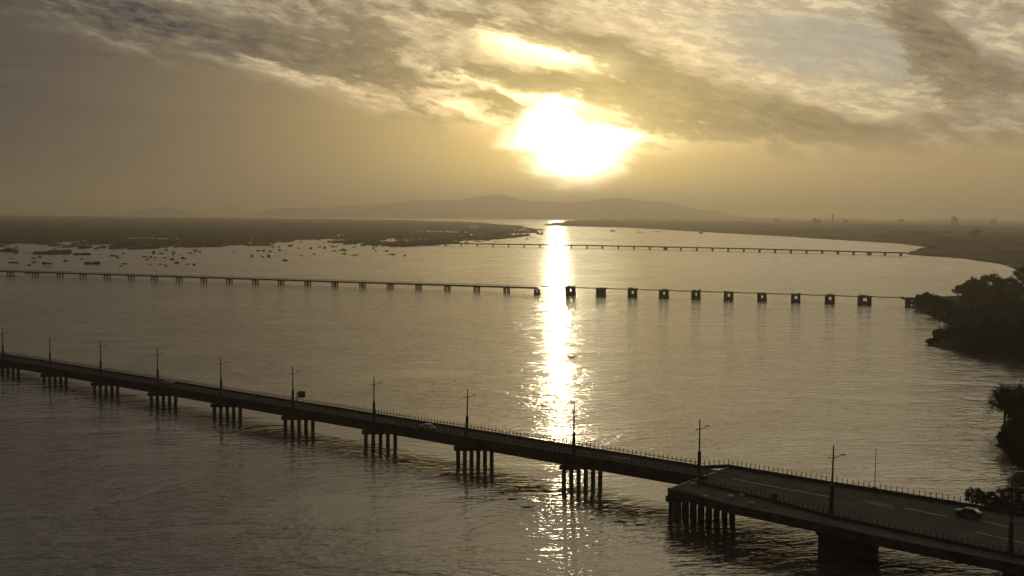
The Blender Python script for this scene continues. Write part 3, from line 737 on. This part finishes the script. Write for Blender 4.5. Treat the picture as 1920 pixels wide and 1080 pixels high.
CL = [(95, 476, 56, 9, 'longest dark reed island below the marsh on the left'), (122, 473, 24, 7, None), (15, 472, 40, 9, 'reed island cut by the left edge of the photo'), (150, 478, 26, 6, None), (172, 495, 26, 9, 'thick dark reed island just above the old bridge'),
      (88, 495, 16, 6, None), (30, 493, 22, 4, None), (180, 458, 24, 8, None), (230, 495, 14, 4, None), (222, 463, 14, 5, None), (247, 465, 12, 4, None), (272, 482, 9, 5, None), (290, 474, 6, 5, None), (308, 484, 6, 6, None), (292, 484, 5, 4, None),
      (355, 475, 14, 4, None), (360, 464, 26, 3, None), (400, 463, 24, 5, None), (506, 482, 10, 8, 'small round reed clump left of the lone mound'), (531, 489, 15, 5, 'lone low mound of reeds farthest out in the water'), (545, 462, 8, 7, None), (511, 464, 6, 4, None),
      (472, 481, 4, 5, None), (666, 479, 12, 3, None), (700, 466, 6, 6, None), (645, 470, 10, 4, None), (60, 512, 26, 3.5, None), (20, 518, 20, 3, None), (610, 466, 6, 6, None), (325, 478, 4, 8, None), (525, 470, 4, 8, None)]
for i, (px, py, wp, hp, lb) in enumerate(CL): clump(px, py, wp, hp, lb or 'small dark tuft of reeds standing in the shallow water left of the glitter', 400+i)
rs = random.Random(77)
for k in range(70):                                            # flecks thinning out toward the old bridge
    v = rs.random()**1.5; px = rs.choice((rs.uniform(0, 380), rs.uniform(0, 380), rs.uniform(300, 760))); py = 463+v*(38 if px < 380 else 20)
    clump(px, py, rs.uniform(3, 13)*(1 if px < 380 else .6), rs.uniform(2, 5), 'small dark tuft of reeds standing in the shallow water left of the glitter', 700+k)
for k in range(26):
    px = rs.uniform(760, 1010); clump(px, 446+(1010-px)*.035+rs.uniform(-5, 5), rs.uniform(4, 14), rs.uniform(1.5, 3), 'tiny far tuft on the river above the distant thin bridge', 800+k)
FT = [(860, 452, 14, 4), (884, 449, 10, 4), (915, 451, 8, 3), (940, 446, 8, 3), (1052, 432, 8, 2.5), (1065, 433, 6, 2), (985, 436, 10, 3), (1150, 434, 12, 5), (1200, 436, 14, 3), (1235, 435, 10, 3), (1311, 438, 12, 5)]
for i, (px, py, wp, hp) in enumerate(FT): clump(px, py, wp, hp, 'tiny far tuft on the river above the distant thin bridge', 500+i)
# weed and driftwood drifting under the bridge
rnd = random.Random(5)
for i, (px, py, wp) in enumerate(((960, 936, 10), (988, 951, 12), (1165, 978, 11), (1202, 984, 9))):
    p = at(px, py); b = MB(); L = px_h(p, wp)
    for k in range(46):
        q = Vector((rnd.gauss(0, .3)*L, rnd.gauss(0, .22)*L, rnd.uniform(-.03, .05))); a_ = rnd.uniform(-.5, .5); u = Vector((math.cos(a_), math.sin(a_), rnd.uniform(-.1, .15)))*rnd.uniform(.2, .6)
        b.tube(q-u, q+u, .07, .03, 5)
    o = b.build('driftwood', BARK); o.location = p
    tag(o, 'dark raft of drifting weed and sticks on the water near the middle pile pier', 'driftwood', 'weed rafts drifting by the bridge')
# far tower and tall trees on the right horizon
tw = empty('far_tower', at(1561, 424)); hz_ = tw.location.y/F
tag(tw, 'faint slender tower on the right horizon', 'tower')
b = MB(); b.tube((0, 0, 0), (0, 0, hz_*22), hz_*1.1, hz_*.8, 10); b.build('shaft', CONC, tw)
b = MB(); b.tube((0, 0, hz_*18), (0, 0, hz_*21), hz_*2.2, hz_*2.0, 12); b.build('tank', CONC, tw)
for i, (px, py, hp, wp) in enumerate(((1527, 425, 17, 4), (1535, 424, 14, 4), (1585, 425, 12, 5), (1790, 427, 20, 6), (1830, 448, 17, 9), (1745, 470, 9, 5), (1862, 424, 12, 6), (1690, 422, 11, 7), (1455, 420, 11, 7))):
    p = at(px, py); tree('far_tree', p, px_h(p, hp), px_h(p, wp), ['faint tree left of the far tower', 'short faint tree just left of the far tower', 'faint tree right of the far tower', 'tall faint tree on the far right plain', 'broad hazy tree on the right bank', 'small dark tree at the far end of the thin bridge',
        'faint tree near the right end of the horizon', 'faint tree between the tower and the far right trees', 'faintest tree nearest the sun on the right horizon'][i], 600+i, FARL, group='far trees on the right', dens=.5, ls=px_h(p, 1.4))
# bird over the water
bd = MB(); p = at(1072, 700); 
bd.v = [(-1.0, 0, .25), (-.45, .15, .42), (0, .18, .1), (0, -.18, .1), (.45, .15, .42), (1.0, 0, .25), (0, -.55, .08), (0, .5, .08), (0, 0, .22), (0, 0, -.05), (-.4, -.15, .40), (.4, -.15, .40)]
bd.f = [(0, 1, 2, 8), (0, 10, 3, 8), (5, 4, 2, 8), (5, 11, 3, 8), (6, 3, 8), (6, 3, 9), (7, 2, 8), (7, 2, 9), (2, 8, 3), (0, 1, 2, 9), (0, 10, 3, 9), (5, 4, 2, 9), (5, 11, 3, 9)]
o = bd.build('seabird', mat('bird_feathers', (.08, .07, .06), .9, .2)); o.location = atd(1072, 672, 330); o.scale = (1.2, 1.2, 1.8)
tag(o, 'dark bird flying low over the glitter path', 'bird')

# ------------------------------------------------------------------ haze
hb = MB(); hb.prism([(-21500, -900), (21500, -900), (21500, 28500), (-21500, 28500)], -4.0, 440.0)
HM = bpy.data.materials.new('river_haze'); HM.use_nodes = True; nt = HM.node_tree; nt.nodes.clear()
pv = nt.nodes.new('ShaderNodeVolumePrincipled'); pv.inputs['Color'].default_value = (.97, .88, .72, 1)
pv.inputs['Density'].default_value = 1.22e-4; pv.inputs['Anisotropy'].default_value = .70
oo = nt.nodes.new('ShaderNodeOutputMaterial'); nt.links.new(pv.outputs[0], oo.inputs['Volume'])
tag(hb.build('haze', HM), 'pale evening haze over the whole river', 'haze', kind='stuff')
